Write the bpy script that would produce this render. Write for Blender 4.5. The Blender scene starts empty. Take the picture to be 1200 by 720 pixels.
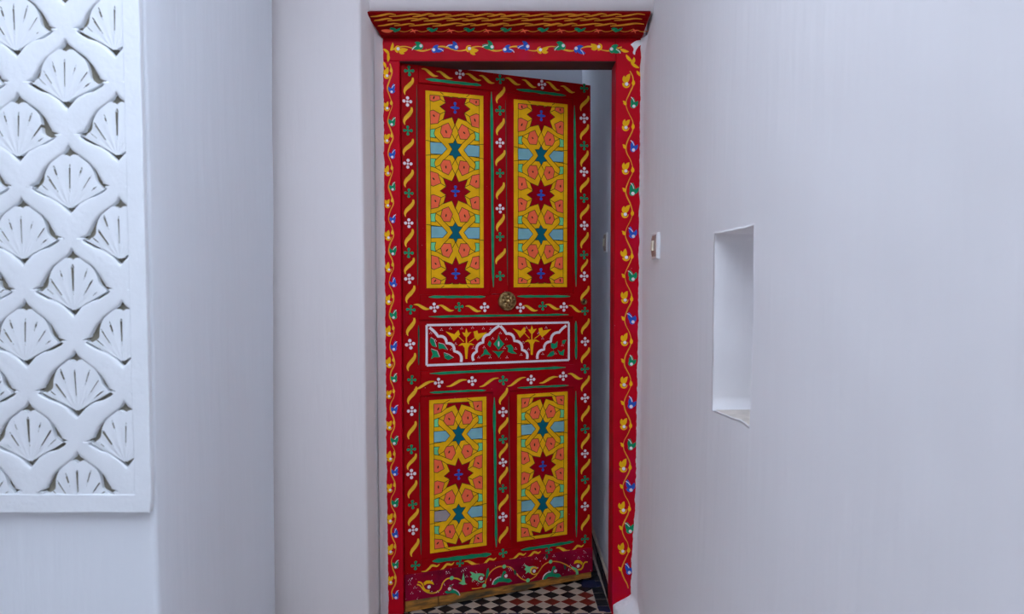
import bpy, math, random
from mathutils import Vector, noise
random.seed(7)
S = bpy.context.scene
COL = S.collection

# ---------------------------------------------------------------- camera, sky, light, exposure
cam = bpy.data.cameras.new('camera')
cam.sensor_width = 36.0
cam.lens = 24.0
cam.clip_start = 0.02
cam_o = bpy.data.objects.new('camera', cam)
COL.objects.link(cam_o)
cam_o.location = (0, 0, 1.222)
cam_o.rotation_euler = (math.radians(90) - math.atan(37 / 800), 0, 0)
cam.dof.use_dof = True
cam.dof.focus_distance = 2.45
cam.dof.aperture_fstop = 3.2
S.camera = cam_o

world = bpy.data.worlds.new('courtyard_sky')
S.world = world
world.use_nodes = True
bg = world.node_tree.nodes['Background']
bg.inputs[0].default_value = (0.68, 0.775, 0.93, 1)      # even overcast sky over the courtyard
bg.inputs[1].default_value = 6.0

S.view_settings.view_transform = 'Standard'
S.view_settings.look = 'None'
S.view_settings.gamma = 1.0
S.view_settings.use_curve_mapping = False
S.view_settings.exposure = 0.0

# ---------------------------------------------------------------- materials
def mat(name, col, rough=0.6, var=0.06, scale=14.0, bump=0.0, bscale=60.0, metal=0.0, second=None, sscale=5.0, slo=0.5, shi=0.65,
        speck=None, spscale=160.0, spt=0.72, stretch=(1, 1, 1), spec=0.5):
    m = bpy.data.materials.new(name)
    m.use_nodes = True
    nt = m.node_tree; N = nt.nodes; L = nt.links
    b = N['Principled BSDF']
    b.inputs['Roughness'].default_value = rough
    b.inputs['Metallic'].default_value = metal
    b.inputs['Specular IOR Level'].default_value = spec
    tc = N.new('ShaderNodeTexCoord')
    mp = N.new('ShaderNodeMapping'); mp.inputs['Scale'].default_value = stretch
    L.new(tc.outputs['Object'], mp.inputs['Vector'])
    def nz(sc, det=4):
        n = N.new('ShaderNodeTexNoise'); n.inputs['Scale'].default_value = sc; n.inputs['Detail'].default_value = det
        L.new(mp.outputs[0], n.inputs['Vector']); return n
    def ramp(src, lo, hi):
        r = N.new('ShaderNodeMapRange'); r.inputs[1].default_value = lo; r.inputs[2].default_value = hi
        L.new(src, r.inputs[0]); return r.outputs[0]
    def mix(fac, a, bcol):
        x = N.new('ShaderNodeMix'); x.data_type = 'RGBA'
        L.new(fac, x.inputs[0])
        for i, c in ((6, a), (7, bcol)):
            if hasattr(c, 'is_output'): L.new(c, x.inputs[i])
            else: x.inputs[i].default_value = (*c, 1)
        return x.outputs[2]
    n1 = nz(scale)
    dark = tuple(c * (1 - var * 1.6) for c in col); light = tuple(min(1, c * (1 + var)) for c in col)
    out = mix(ramp(n1.outputs[0], 0.3, 0.7), dark, light)
    if second:
        out = mix(ramp(nz(sscale).outputs[0], slo, shi), out, second)
    if speck:
        out = mix(ramp(nz(spscale, 1).outputs[0], spt, spt + 0.03), out, speck)
    L.new(out, b.inputs['Base Color'])
    if bump:
        bp = N.new('ShaderNodeBump'); bp.inputs['Strength'].default_value = bump; bp.inputs['Distance'].default_value = 0.004
        L.new(nz(bscale, 5).outputs[0], bp.inputs['Height']); L.new(bp.outputs[0], b.inputs['Normal'])
    return m

def paint(*a, **k): return mat(*a, spec=0.06, **k)
M = {}
M['plaster'] = mat('lime_plaster', (0.80, 0.785, 0.80), 0.75, 0.02, 3.0, 0.45, 34.0, stretch=(1, 1, 0.12))
M['plaster_cool'] = mat('cool_limewash', (0.79, 0.83, 0.88), 0.75, 0.02, 3.0, 0.45, 34.0, stretch=(1, 1, 0.12))
M['plaster_warm'] = mat('warm_limewash', (0.77, 0.715, 0.71), 0.75, 0.02, 3.0, 0.45, 34.0, stretch=(1, 1, 0.12))
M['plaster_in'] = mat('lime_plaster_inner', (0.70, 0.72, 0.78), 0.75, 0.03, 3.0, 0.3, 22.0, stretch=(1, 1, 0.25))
M['stucco'] = mat('carved_stucco', (0.82, 0.86, 0.90), 0.8, 0.015, 20.0, 0.25, 90.0)
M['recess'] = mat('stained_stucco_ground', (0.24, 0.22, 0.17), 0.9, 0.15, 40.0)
M['star_red'] = paint('dark_star_red_paint', (0.32, 0.001, 0.008), 0.45, 0.10, 20.0)
M['green_dark'] = paint('dark_green_paint', (0.018, 0.10, 0.055), 0.5, 0.2, 25.0)
M['soffit_shade'] = mat('painted_soffit_shade', (0.05, 0.014, 0.016), 0.7, 0.2, 20.0)  # dark colour that imitates an unlit soffit
M['chip'] = mat('rough_white_plaster', (0.84, 0.82, 0.83), 0.85, 0.05, 60.0, 0.8, 120.0)
M['red'] = paint('red_paint', (0.37, 0.0015, 0.004), 0.42, 0.10, 9.0, 0.08, 60.0, second=(0.38, 0.003, 0.020), sscale=3.2, slo=0.58, shi=0.72,
               speck=(0.75, 0.55, 0.55), spscale=150.0, spt=0.79)
M['red_frame'] = paint('frame_red_paint', (0.52, 0.003, 0.014), 0.4, 0.08, 9.0, 0.1, 50.0, second=(0.50, 0.004, 0.035), sscale=5.0, slo=0.55, shi=0.7,
               speck=(0.8, 0.6, 0.6), spscale=140.0, spt=0.80)
M['maroon'] = paint('cornice_red_paint', (0.22, 0.0015, 0.002), 0.45, 0.10, 9.0, 0.08, 60.0)
M['kick'] = paint('magenta_red_paint', (0.30, 0.004, 0.032), 0.5, 0.3, 12.0, 0.2, 40.0, second=(0.32, 0.002, 0.008), sscale=6.0, slo=0.5, shi=0.65,
               speck=(0.8, 0.6, 0.65), spscale=110.0, spt=0.73, stretch=(1, 1, 1))
M['yellow'] = paint('yellow_paint', (0.88, 0.46, 0.008), 0.45, 0.08, 25.0)
M['gold'] = paint('scroll_yellow_paint', (0.86, 0.48, 0.03), 0.45, 0.12, 25.0)
M['orange'] = paint('orange_vine_paint', (0.80, 0.32, 0.03), 0.45, 0.12, 25.0)
M['coral'] = paint('coral_paint', (0.95, 0.155, 0.065), 0.45, 0.06, 25.0)
M['sky'] = paint('pale_blue_paint', (0.22, 0.46, 0.50), 0.45, 0.07, 25.0)
M['greypaint'] = paint('grey_patch_paint', (0.36, 0.30, 0.30), 0.5, 0.07, 25.0)
M['mint'] = paint('mint_paint', (0.19, 0.62, 0.27), 0.45, 0.07, 25.0)
M['teal'] = paint('teal_paint', (0.006, 0.12, 0.17), 0.42, 0.08, 25.0)
M['green'] = paint('green_paint', (0.012, 0.27, 0.12), 0.45, 0.18, 25.0)
M['white'] = paint('white_paint', (0.82, 0.74, 0.76), 0.5, 0.05, 40.0)
M['blue'] = paint('blue_paint', (0.03, 0.10, 0.50), 0.45, 0.10, 25.0)
M['black'] = paint('black_line_paint', (0.028, 0.026, 0.008), 0.5, 0.1, 25.0)
M['wood'] = mat('bare_worn_wood', (0.42, 0.17, 0.020), 0.7, 0.35, 40.0, 0.5, 60.0, second=(0.07, 0.05, 0.02), sscale=14.0, slo=0.50, shi=0.62,
               stretch=(0.5, 1, 2))
M['brass'] = mat('aged_brass', (0.36, 0.24, 0.10), 0.38, 0.25, 60.0, 0.3, 120.0, metal=1.0, second=(0.12, 0.07, 0.03), sscale=70.0)
M['dark'] = mat('dark_hole', (0.01, 0.01, 0.01), 0.8)
M['tile_black'] = mat('black_glazed_tile', (0.012, 0.012, 0.016), 0.32, 0.3, 30.0, 0.15, 60.0, spec=0.2)
M['tile_navy'] = mat('navy_glazed_tile', (0.010, 0.014, 0.05), 0.32, 0.3, 30.0, 0.15, 60.0, spec=0.2)
M['tile_red'] = mat('oxblood_glazed_tile', (0.16, 0.016, 0.010), 0.32, 0.2, 30.0, 0.15, 60.0, spec=0.2)
M['tile_cream'] = mat('cream_glazed_tile', (0.44, 0.35, 0.28), 0.3, 0.10, 30.0, 0.15, 60.0)
M['grout'] = mat('mortar', (0.44, 0.35, 0.29), 0.9, 0.1, 60.0)
M['floor'] = mat('terracotta_floor', (0.50, 0.43, 0.40), 0.6, 0.12, 6.0, 0.2, 40.0)
M['plastic'] = mat('white_plastic', (0.80, 0.79, 0.80), 0.35, 0.01)
M['ivory'] = mat('ivory_plastic', (0.80, 0.74, 0.58), 0.35, 0.01)
M['tan'] = mat('tan_plastic', (0.42, 0.30, 0.25), 0.4, 0.02)

# ---------------------------------------------------------------- mesh helpers
FRONT = lambda u, v, w: (u, -w, v)          # upright surface that faces -Y
FLAT = lambda u, v, w: (u, v, w)            # ground surface that faces +Z

def area(p):
    return 0.5 * sum(p[i][0] * p[(i + 1) % len(p)][1] - p[(i + 1) % len(p)][0] * p[i][1] for i in range(len(p)))

class MB:
    def __init__(s, mp=FRONT): s.v = []; s.f = []; s.m = []; s.mp = mp
    def prism(s, p, w0, w1, mi=0, inset=0.0, back=False):
        if len(p) < 3: return s
        p = list(p)
        if area(p) < 0: p.reverse()
        n = len(p); b = len(s.v)
        top = offset(p, -inset) if inset else p
        s.v += [s.mp(x, y, w0) for x, y in p]
        if inset:
            s.v += [s.mp(x, y, w1 - inset) for x, y in p]
        s.v += [s.mp(x, y, w1) for x, y in top]
        lv = 3 if inset else 2
        for l in range(lv - 1):
            for i in range(n):
                j = (i + 1) % n
                s.f.append((b + l * n + i, b + l * n + j, b + (l + 1) * n + j, b + (l + 1) * n + i)); s.m.append(mi)
        s.f.append(tuple(b + (lv - 1) * n + i for i in range(n))); s.m.append(mi)
        if back:
            s.f.append(tuple(b + i for i in reversed(range(n)))); s.m.append(mi)
        return s
    def grid(s, rows, mi=0, close=False):
        b = len(s.v); nc = len(rows[0])
        for r in rows: s.v += [tuple(q) for q in r]
        for i in range(len(rows) - 1):
            for j in range(nc if close else nc - 1):
                k = (j + 1) % nc
                s.f.append((b + i * nc + j, b + i * nc + k, b + (i + 1) * nc + k, b + (i + 1) * nc + j)); s.m.append(mi)
        return s
    def build(s, name, mats, parent=None, smooth=False, loc=None, rot=None):
        me = bpy.data.meshes.new(name)
        me.from_pydata(s.v, [], s.f)
        for k in ([mats] if isinstance(mats, str) else mats): me.materials.append(M[k])
        me.polygons.foreach_set('material_index', s.m)
        if smooth: me.polygons.foreach_set('use_smooth', [True] * len(me.polygons))
        me.update()
        return link(name, me, parent, loc, rot)

def link(name, me, parent=None, loc=None, rot=None):
    o = bpy.data.objects.new(name, me); COL.objects.link(o)
    if parent: o.parent = parent
    if loc: o.location = loc
    if rot: o.rotation_euler = rot
    return o

def empty(name, loc, rz=0.0):
    o = bpy.data.objects.new(name, None); o.empty_display_size = 0.05
    COL.objects.link(o); o.location = loc; o.rotation_euler = (0, 0, rz); return o

def tag(o, label, cat, kind=None, group=None):
    o['label'] = label; o['category'] = cat
    if kind: o['kind'] = kind
    if group: o['group'] = group
    return o

def offset(p, d):
    """grow (d > 0) or shrink a counter-clockwise polygon"""
    if area(p) < 0: p = list(reversed(p))
    n = len(p); out = []
    for i in range(n):
        a, b, c = p[i - 1], p[i], p[(i + 1) % n]
        e1 = (b[0] - a[0], b[1] - a[1]); e2 = (c[0] - b[0], c[1] - b[1])
        l1 = math.hypot(*e1) or 1e-9; l2 = math.hypot(*e2) or 1e-9
        n1 = (e1[1] / l1, -e1[0] / l1); n2 = (e2[1] / l2, -e2[0] / l2)
        mx, my = n1[0] + n2[0], n1[1] + n2[1]
        k = max(0.35, (mx * mx + my * my) / 2)
        out.append((b[0] + d * mx / k, b[1] + d * my / k))
    return out

def clip(p, x0, x1, y0, y1):
    for ax, lim, sg in ((0, x0, 1), (0, x1, -1), (1, y0, 1), (1, y1, -1)):
        q = []
        for i in range(len(p)):
            a, b = p[i], p[(i + 1) % len(p)]
            da, db = sg * (a[ax] - lim), sg * (b[ax] - lim)
            if da >= 0: q.append(a)
            if (da > 0 > db) or (da < 0 < db):
                t = da / (da - db); q.append((a[0] + t * (b[0] - a[0]), a[1] + t * (b[1] - a[1])))
        p = q
        if len(p) < 3: return []
    return p

def smooth_path(pts, n=6):
    """Catmull-Rom through the points"""
    P = [pts[0]] + list(pts) + [pts[-1]]; out = []
    for i in range(1, len(P) - 2):
        for k in range(n):
            t = k / n; a, b, c, d = P[i - 1], P[i], P[i + 1], P[i + 2]
            out.append(tuple(0.5 * (2 * b[j] + (c[j] - a[j]) * t + (2 * a[j] - 5 * b[j] + 4 * c[j] - d[j]) * t * t + (3 * b[j] - a[j] - 3 * c[j] + d[j]) * t ** 3) for j in (0, 1)))
    out.append(tuple(pts[-1])); return out

def stroke(pts, width):
    """outline of a brush stroke; width is a number or a function of 0..1"""
    wf = width if callable(width) else (lambda t: width)
    n = len(pts); Lf = []; Rt = []
    for i in range(n):
        a = pts[max(0, i - 1)]; b = pts[min(n - 1, i + 1)]
        dx, dy = b[0] - a[0], b[1] - a[1]; l = math.hypot(dx, dy) or 1e-9
        h = wf(i / (n - 1)) / 2; nx, ny = -dy / l * h, dx / l * h
        Lf.append((pts[i][0] + nx, pts[i][1] + ny)); Rt.append((pts[i][0] - nx, pts[i][1] - ny))
    return Lf + Rt[::-1]

def ribbon(mb, pts, width, w0, w1, mi=0):
    """brush stroke made of quads, safe for winding lines"""
    o = stroke(pts, width); n = len(pts)
    Lf, Rt = o[:n], o[n:][::-1]
    b = len(mb.v)
    for q in (Lf, Rt): mb.v += [mb.mp(x, y, w1) for x, y in q]
    for q in (Lf, Rt): mb.v += [mb.mp(x, y, w0) for x, y in q]
    for i in range(n - 1):
        for f in ((b + n + i, b + n + i + 1, b + i + 1, b + i), (b + i, b + i + 1, b + 2 * n + i + 1, b + 2 * n + i), (b + n + i + 1, b + n + i, b + 3 * n + i, b + 3 * n + i + 1)):
            mb.f.append(f); mb.m.append(mi)

def disk(x, y, r, n=10, ry=None, a=0.0):
    ry = ry or r; c, s = math.cos(a), math.sin(a)
    return [(x + c * r * math.cos(t) - s * ry * math.sin(t), y + s * r * math.cos(t) + c * ry * math.sin(t)) for t in (2 * math.pi * k / n for k in range(n))]

def leaf(x, y, length, wid, ang, bend=0.0, n=7):
    """pointed leaf from its foot, pointing along ang (radians)"""
    mid = []
    for k in range(n):
        t = k / (n - 1); a = ang + bend * t
        mid.append((x + length * t * math.cos(a), y + length * t * math.sin(a)))
    return stroke(mid, lambda t: wid * (math.sin(math.pi * min(1, t * 0.93 + 0.06)) ** 0.8) + 0.0004)

def rect(x0, x1, y0, y1): return [(x0, y0), (x1, y0), (x1, y1), (x0, y1)]

def wob(x, y, z, amp, sc):
    return amp * noise.noise(Vector((x * sc, y * sc, z * sc)))

def wall_block(name, outline, z0, z1, mat_key, amp=0.003, dz=0.06, lean=None, round_r=0.012, label='', cat='wall'):
    """solid hand-plastered wall: a rounded plan outline carried up in uneven courses"""
    pts = []
    n = len(outline)
    for i in range(n):
        a, b, c = Vector(outline[i - 1]), Vector(outline[i]), Vector(outline[(i + 1) % n])
        r = min(round_r, (a - b).length * .4, (c - b).length * .4)
        p, q = b + (a - b).normalized() * r, b + (c - b).normalized() * r
        for k in range(4):
            t = k / 3; pts.append(tuple((1 - t) ** 2 * p + 2 * t * (1 - t) * b + t * t * q))
        L = (c - b).length; m = max(1, int(L / 0.09))
        for k in range(1, m):
            pts.append(tuple(b + (c - b) * (r / L + (1 - 2 * r / L) * k / m)))
    nz = max(2, int((z1 - z0) / dz)); rows = []
    for k in range(nz + 1):
        z = z0 + (z1 - z0) * k / nz; row = []
        for x, y in pts:
            lx, ly = lean(x, y, z) if lean else (0, 0)
            row.append((x + lx + wob(x, y, z, amp, 2.3) + wob(x + 9, y, z, amp * .45, 9), y + ly + wob(x, y + 5, z, amp, 2.3) + wob(x, y + 3, z, amp * .45, 9), z))
        rows.append(row)
    mb = MB(FLAT); mb.grid(rows, close=True)
    nn = len(pts); mb.f.append(tuple(range(nn))[::-1]); mb.m.append(0)
    mb.f.append(tuple(range(nz * nn, nz * nn + nn))); mb.m.append(0)
    o = mb.build(name, mat_key, smooth=True)
    return tag(o, label, cat, 'structure')

# ceiling height, unseen ceiling openings added for light, added light-block height, walls
CZ = 2.75
BLOCK_H = 2.65
INNER_Y = 3.77
SKY_HOLE = (-1.2, 0.47, -0.9, 1.22)  # extent of the ceiling opening, placed to balance light on the walls
RW_Y0 = -2.2
OPP_Y = -2.2

# ---------------------------------------------------------------- the setting: floor, walls, ceilings
fl = MB(FLAT)
fl.prism(rect(-2.8, 6.0, -4.0, 2.385), -0.12, 0.0, 0)
fl.prism(rect(-1.5, 0.90, 2.385, 4.1), -0.12, -0.004, 1)
floor = tag(fl.build('floor', ['floor', 'grout']), 'small-tiled floor with black and oxblood diamonds behind the threshold', 'floor', 'structure')

def pillar_lean(x, y, z):
    if x < -0.95: return (0, 0)
    t = max(0, min(1, (y - 1.45) / 0.7))
    return (t * (0.012 - 0.024 * (1 - z / 2.1)), 0)
wall_left = wall_block('wall_left', [(-2.6, 1.43), (-0.757, 1.43), (-0.757, 2.17), (-0.87, 2.17), (-0.87, 2.26), (-2.6, 2.26)], 0, CZ, 'plaster_cool', 0.0025,
           lean=pillar_lean, round_r=0.012, label='cool white plastered pillar with a smooth side face, left of the doorway')
wall_block('wall_back', [(-2.6, 2.25), (-0.487, 2.25), (-0.453, 2.400), (-0.453, 2.53), (-2.6, 2.53)], 0, CZ, 'plaster_warm', 0.0025,
           lean=lambda x, y, z: ((0.008 * (1 - z / 2.1) - 0.004, 0) if x > -0.6 and y < 2.3 else (0, 0)), round_r=0.010,
           label='narrow pale plaster wall strip between the pillar and the door recess')
wall_block('wall_above', [(-0.53, 2.312), (0.50, 2.312), (0.50, 2.52), (-0.53, 2.52)], 2.096, CZ, 'plaster_warm', 0.002, round_r=0.006,
           label='white plaster wall strip directly above the red cornice')
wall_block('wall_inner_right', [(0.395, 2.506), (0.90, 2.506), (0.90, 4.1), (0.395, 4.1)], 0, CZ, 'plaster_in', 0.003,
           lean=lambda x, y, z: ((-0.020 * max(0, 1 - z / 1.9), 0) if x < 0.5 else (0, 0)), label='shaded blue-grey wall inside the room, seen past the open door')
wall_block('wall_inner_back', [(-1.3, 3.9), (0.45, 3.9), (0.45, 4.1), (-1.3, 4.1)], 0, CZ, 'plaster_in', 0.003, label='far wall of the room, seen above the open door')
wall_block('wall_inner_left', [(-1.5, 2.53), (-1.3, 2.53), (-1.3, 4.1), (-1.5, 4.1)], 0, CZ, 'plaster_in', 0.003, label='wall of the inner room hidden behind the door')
hx0, hx1, hy0, hy1 = SKY_HOLE
c = MB(FLAT)
for x0, x1, y0, y1 in ((-2.6, hx0, OPP_Y, 2.53), (hx1, 0.75, OPP_Y, 2.53), (hx0, hx1, OPP_Y, hy0), (hx0, hx1, hy1, 2.53)):  # unseen ceiling, left open in the middle to shape the light
    if x1 > x0 and y1 > y0: c.prism(rect(x0, x1, y0, y1), CZ, CZ + .15, 0, back=True)
c = c.build('ceiling', 'plaster')
tag(c, 'white plaster ceiling over the passage outside the door', 'ceiling', 'structure')
c = MB(FLAT).prism(rect(-1.5, 0.90, 2.53, INNER_Y), CZ, CZ + .15, 0, back=True).build('ceiling_inner', 'plaster')  # unseen; stops short of the back wall to let sky light in
tag(c, 'white plaster ceiling of the room behind the door', 'ceiling', 'structure')

def ss(a, b, x):
    t = max(0, min(1, (x - a) / (b - a))); return t * t * (3 - 2 * t)
def right_x(y, z):
    return 0.471 - 0.019 * ss(1.95, 2.4, y) * ss(2.12, 1.95, z) - 0.014 * ss(0.7, 0.0, z) + wob(0, y, z, 0.003, 2.2) + wob(3, y, z, 0.0013, 8)
NY0, NY1, NZ0, NZ1 = 1.338, 1.594, 0.912, 1.319
def lines(a, b, step, extra):
    e = [a] + extra + [b]; out = []
    for p, q in zip(e, e[1:]):
        n = max(1, round((q - p) / step)); out += [p + (q - p) * k / n for k in range(n)]
    return out + [b]
EPS = 0.005
ylines = lines(RW_Y0, 2.42, 0.03, [NY0 - EPS, NY0, NY1, NY1 + EPS]); zlines = lines(0.0, CZ, 0.03, [NZ0 - EPS, NZ0, NZ1, NZ1 + EPS])
wr = MB(FLAT)
idx = {}
def nshift(y, z):
    """uneven hand-cut edge of the niche"""
    if not (NY0 - .012 < y < NY1 + .012 and NZ0 - .012 < z < NZ1 + .012): return (0, 0)
    low = 1.6 if z < NZ0 + 0.02 else 0.8
    return (low * wob(1, y, z, 0.006, 14) + 0.020 * (NZ1 - z) - 0.004, low * wob(7, y, z, 0.006, 16) + (0.085 * (NY1 - y) - .010 if z < 0.93 else 0))
for i, y in enumerate(ylines):
    for j, z in enumerate(zlines):
        dy, dz = nshift(y, z)
        idx[i, j] = len(wr.v); wr.v.append((right_x(y, z), y + dy, z + dz))
iy = [i for i, y in enumerate(ylines) if NY0 - 1e-6 <= y <= NY1 + 1e-6]; iz = [j for j, z in enumerate(zlines) if NZ0 - 1e-6 <= z <= NZ1 + 1e-6]
for i in range(len(ylines) - 1):
    for j in range(len(zlines) - 1):
        if iy[0] <= i < iy[-1] and iz[0] <= j < iz[-1]: continue
        wr.f.append((idx[i, j], idx[i, j + 1], idx[i + 1, j + 1], idx[i + 1, j])); wr.m.append(0)
loop = [(i, iz[0]) for i in iy] + [(iy[-1], j) for j in iz[1:]] + [(i, iz[-1]) for i in iy[-2::-1]] + [(iy[0], j) for j in iz[-2:0:-1]]
prev = [idx[k] for k in loop]; cy, cz = (NY0 + NY1) / 2, (NZ0 + NZ1) / 2
for s, (dx, inn) in enumerate(((0.0015, 0.0015), (0.005, 0.0022), (0.07, 0.003), (0.16, 0.003), (0.28, 0.003))):
    cur = []
    for k in loop:
        x, y, z = wr.v[idx[k]]
        cur.append(len(wr.v))
        yy = y - inn * (1 if ylines[k[0]] > NY1 - 1e-6 else -1 if ylines[k[0]] < NY0 + 1e-6 else 0)
        zz = z - inn * (1 if zlines[k[1]] > NZ1 - 1e-6 else -1 if zlines[k[1]] < NZ0 + 1e-6 else 0)
        if s > 1: yy += wob(5, y, z, 0.003, 11); zz += wob(6, y + dx, z, 0.003, 11)
        wr.v.append((x + dx, yy, zz))
    n = len(loop)
    for a in range(n):
        b2 = (a + 1) % n
        wr.f.append((prev[a], prev[b2], cur[b2], cur[a]))
        wr.m.append(1 if s > 0 and loop[a][1] == iz[0] and loop[b2][1] == iz[0] else 0)
    prev = cur
b = len(wr.v)      # outer face around the niche and the end
X1 = 0.75
ys4 = [RW_Y0, NY0, NY1, 2.42]; zs4 = [0, NZ0, NZ1, CZ]
for y in ys4:
    for z in zs4: wr.v.append((X1, y, z))
for i in range(3):
    for j in range(3):
        if (i, j) != (1, 1): wr.f.append((b + i * 4 + j, b + (i + 1) * 4 + j, b + (i + 1) * 4 + j + 1, b + i * 4 + j + 1)); wr.m.append(0)
for i in (0, len(ylines) - 1):
    y = ylines[i]; col = [idx[i, j] for j in range(len(zlines))]
    k = len(wr.v); wr.v += [(X1, y, 0), (X1, y, CZ)]
    f = tuple(col + [k + 1, k]); wr.f.append(f if i else f[::-1]); wr.m.append(0)
k = len(wr.v); wr.v += [(X1, RW_Y0, CZ), (X1, 2.42, CZ)]
wr.f.append(tuple([idx[i, len(zlines) - 1] for i in range(len(ylines))] + [k + 1, k])); wr.m.append(0)
M['sill'] = mat('dusty_sill', (0.62, 0.56, 0.50), 0.9, 0.12, 40.0, 0.8, 90.0)
wall_right = tag(wr.build('wall_right', ['plaster', 'sill'], smooth=True), 'long whitewashed wall with a deep slot opening, right of the door', 'wall', 'structure')

# rough plaster lips that lap over the edges of the door frame
def lip(name, side, zs, edge, wallx, bulge):
    mb = MB(FLAT); rows = []
    for z in zs:
        e = edge(z); w = wallx(z); bl = bulge(z)
        rows.append([(e, 2.402, z), (e + (w - e) * .06, 2.3955 - bl * .35, z), (e + (w - e) * .30, 2.386 - bl * .8, z), (e + (w - e) * .70, 2.366 - bl, z), (w, 2.335 - bl * 1.1, z)])
    if side < 0: rows = [r[::-1] for r in rows]
    mb.grid(rows)
    mb.m = [0 if (q % 4 <= 1) == (side > 0) and q % 4 in ((0, 1) if side > 0 else (2, 3)) else 1 for q in range(len(mb.f))]
    if side < 0: mb.m = [0 if q % 4 >= 2 else 1 for q in range(len(mb.f))]
    return mb.build(name, ['chip', 'plaster'], {1: wall_right, -1: bpy.data.objects['wall_back']}[side], smooth=True)
zs = [2.04 - 0.008 * k for k in range(256)]
def edge_r(z):
    e = 0.4445 - 0.004 * ss(1.2, 0.5, z) - 0.014 * ss(0.5, 0.12, z) - 0.064 * ss(0.082, 0.035, z)
    return e + wob(2, 0, z, 0.004, 22) + wob(4, 0, z, 0.0025, 70)
lip('plaster_lip', 1, zs, edge_r, lambda z: right_x(2.38, z) + 0.004, lambda z: 0.05 * ss(0.12, 0.0, z))
lip('plaster_lip', -1, zs, lambda z: -0.4455 + wob(8, 0, z, 0.003, 24) + wob(9, 0, z, 0.0025, 75) + .002 * ss(.6, .1, z), lambda z: -0.464 + .004 * (1 - z / 2), lambda z: 0.0)

# ---------------------------------------------------------------- floor tiles
def tile_mesh(poly, key, h=0.0045):
    me = MB(FLAT).prism(poly, 0, h, 0, inset=0.0006).build('tile', key).data
    o = [o for o in bpy.data.objects if o.data is me][0]; bpy.data.objects.remove(o); return me
PX, PY = 0.0655, 0.0545
dia = offset([(0, -PY / 2), (PX / 2, 0), (0, PY / 2), (-PX / 2, 0)], -0.0010)
TM = {k: tile_mesh(dia, 'tile_' + k) for k in ('black', 'red', 'cream')}
SQ = tile_mesh(offset(rect(-.0245, .0245, -.0235, .0235), -0.0032), 'tile_black'); SQN = tile_mesh(offset(rect(-.0245, .0245, -.0235, .0235), -0.0032), 'tile_navy')
RX, RY = -0.243, 2.4505          # first diamond row
far = MB(FLAT); count = 0
for r in range(0, 26):
    for cidx in range(-15, 9):
        for half in (0, 1):
            x = RX + PX * (cidx + half * .5); y = RY + PY * (r + half * .5)
            if x > 0.306 or x < -1.25 or y > 3.86: continue
            if half: key = 'cream'
            else:
                key = 'red' if (r % 4 == 1 and cidx > 3) or (r == 2 and cidx == 8) or (r % 4 == 3 and cidx % 3 == 0) else 'black'
            if r < 7 and x > -0.42 and count < 300:
                o = link('tile', TM[key], floor, (x, y, -0.0040), (0, 0, random.uniform(-.03, .03))); count += 1
            else:
                far.prism([(x + px, y + py) for px, py in dia], -0.004, 0.0005, {'black': 0, 'red': 1, 'cream': 2}[key])
o = far.build('floor_tiles', ['tile_black', 'tile_red', 'tile_cream'], floor); o['kind'] = 'stuff'
halfc = MB(FLAT)
for k in range(-3, 9):       # cream half-diamonds that close the front and side rows
    halfc = MB(FLAT).prism(offset([(RX + PX * k + .003, RY - PY / 2), (RX + PX * (k + 1) - .003, RY - PY / 2), (RX + PX * (k + .5), RY)], -.0012), -0.004, 0.0004)
    halfc.build('tile', 'tile_cream', floor)
for k in range(16):
    link('tile', SQN if k % 3 else SQ, floor, (-0.385 + 0.0492 * k, RY - PY / 2 - 0.0265, -0.004), (0, 0, random.uniform(-.05, .05)))
for k in range(10):
    o = link('tile', SQN if k in (0, 4) else SQ, floor, (0.337 - .0010 * k, RY + 0.0 + 0.051 * k, -0.004), (0, 0, random.uniform(-.07, .07)))
o = MB(FLAT).prism(rect(0.275, 0.333, 2.62, 2.685), -.004, 0.0012, 0, inset=.0006).build('tile', 'tile_navy', floor)

base = tag(MB(FLAT).prism([(0.364, 2.508), (0.45, 2.508), (0.45, 3.9), (0.362, 3.9)], -0.004, 0.062, 0, inset=.001, back=True).build('baseboard_right', 'tile_cream'),
           'low cream skirting set with black tiles along the inner wall', 'baseboard', 'structure')
bt = None
for k in range(9):
    y0 = 2.515 + 0.152 * k
    mb = MB(lambda u, v, w: (0.3637 - w, u, v)); mb.prism([(y0, .006), (y0 + .004, .052), (y0 + .138, .056), (y0 + .142, .008)][::-1], -.001, .005, 0, inset=.001)
    mb.build('tile', 'tile_black', base)

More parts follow.
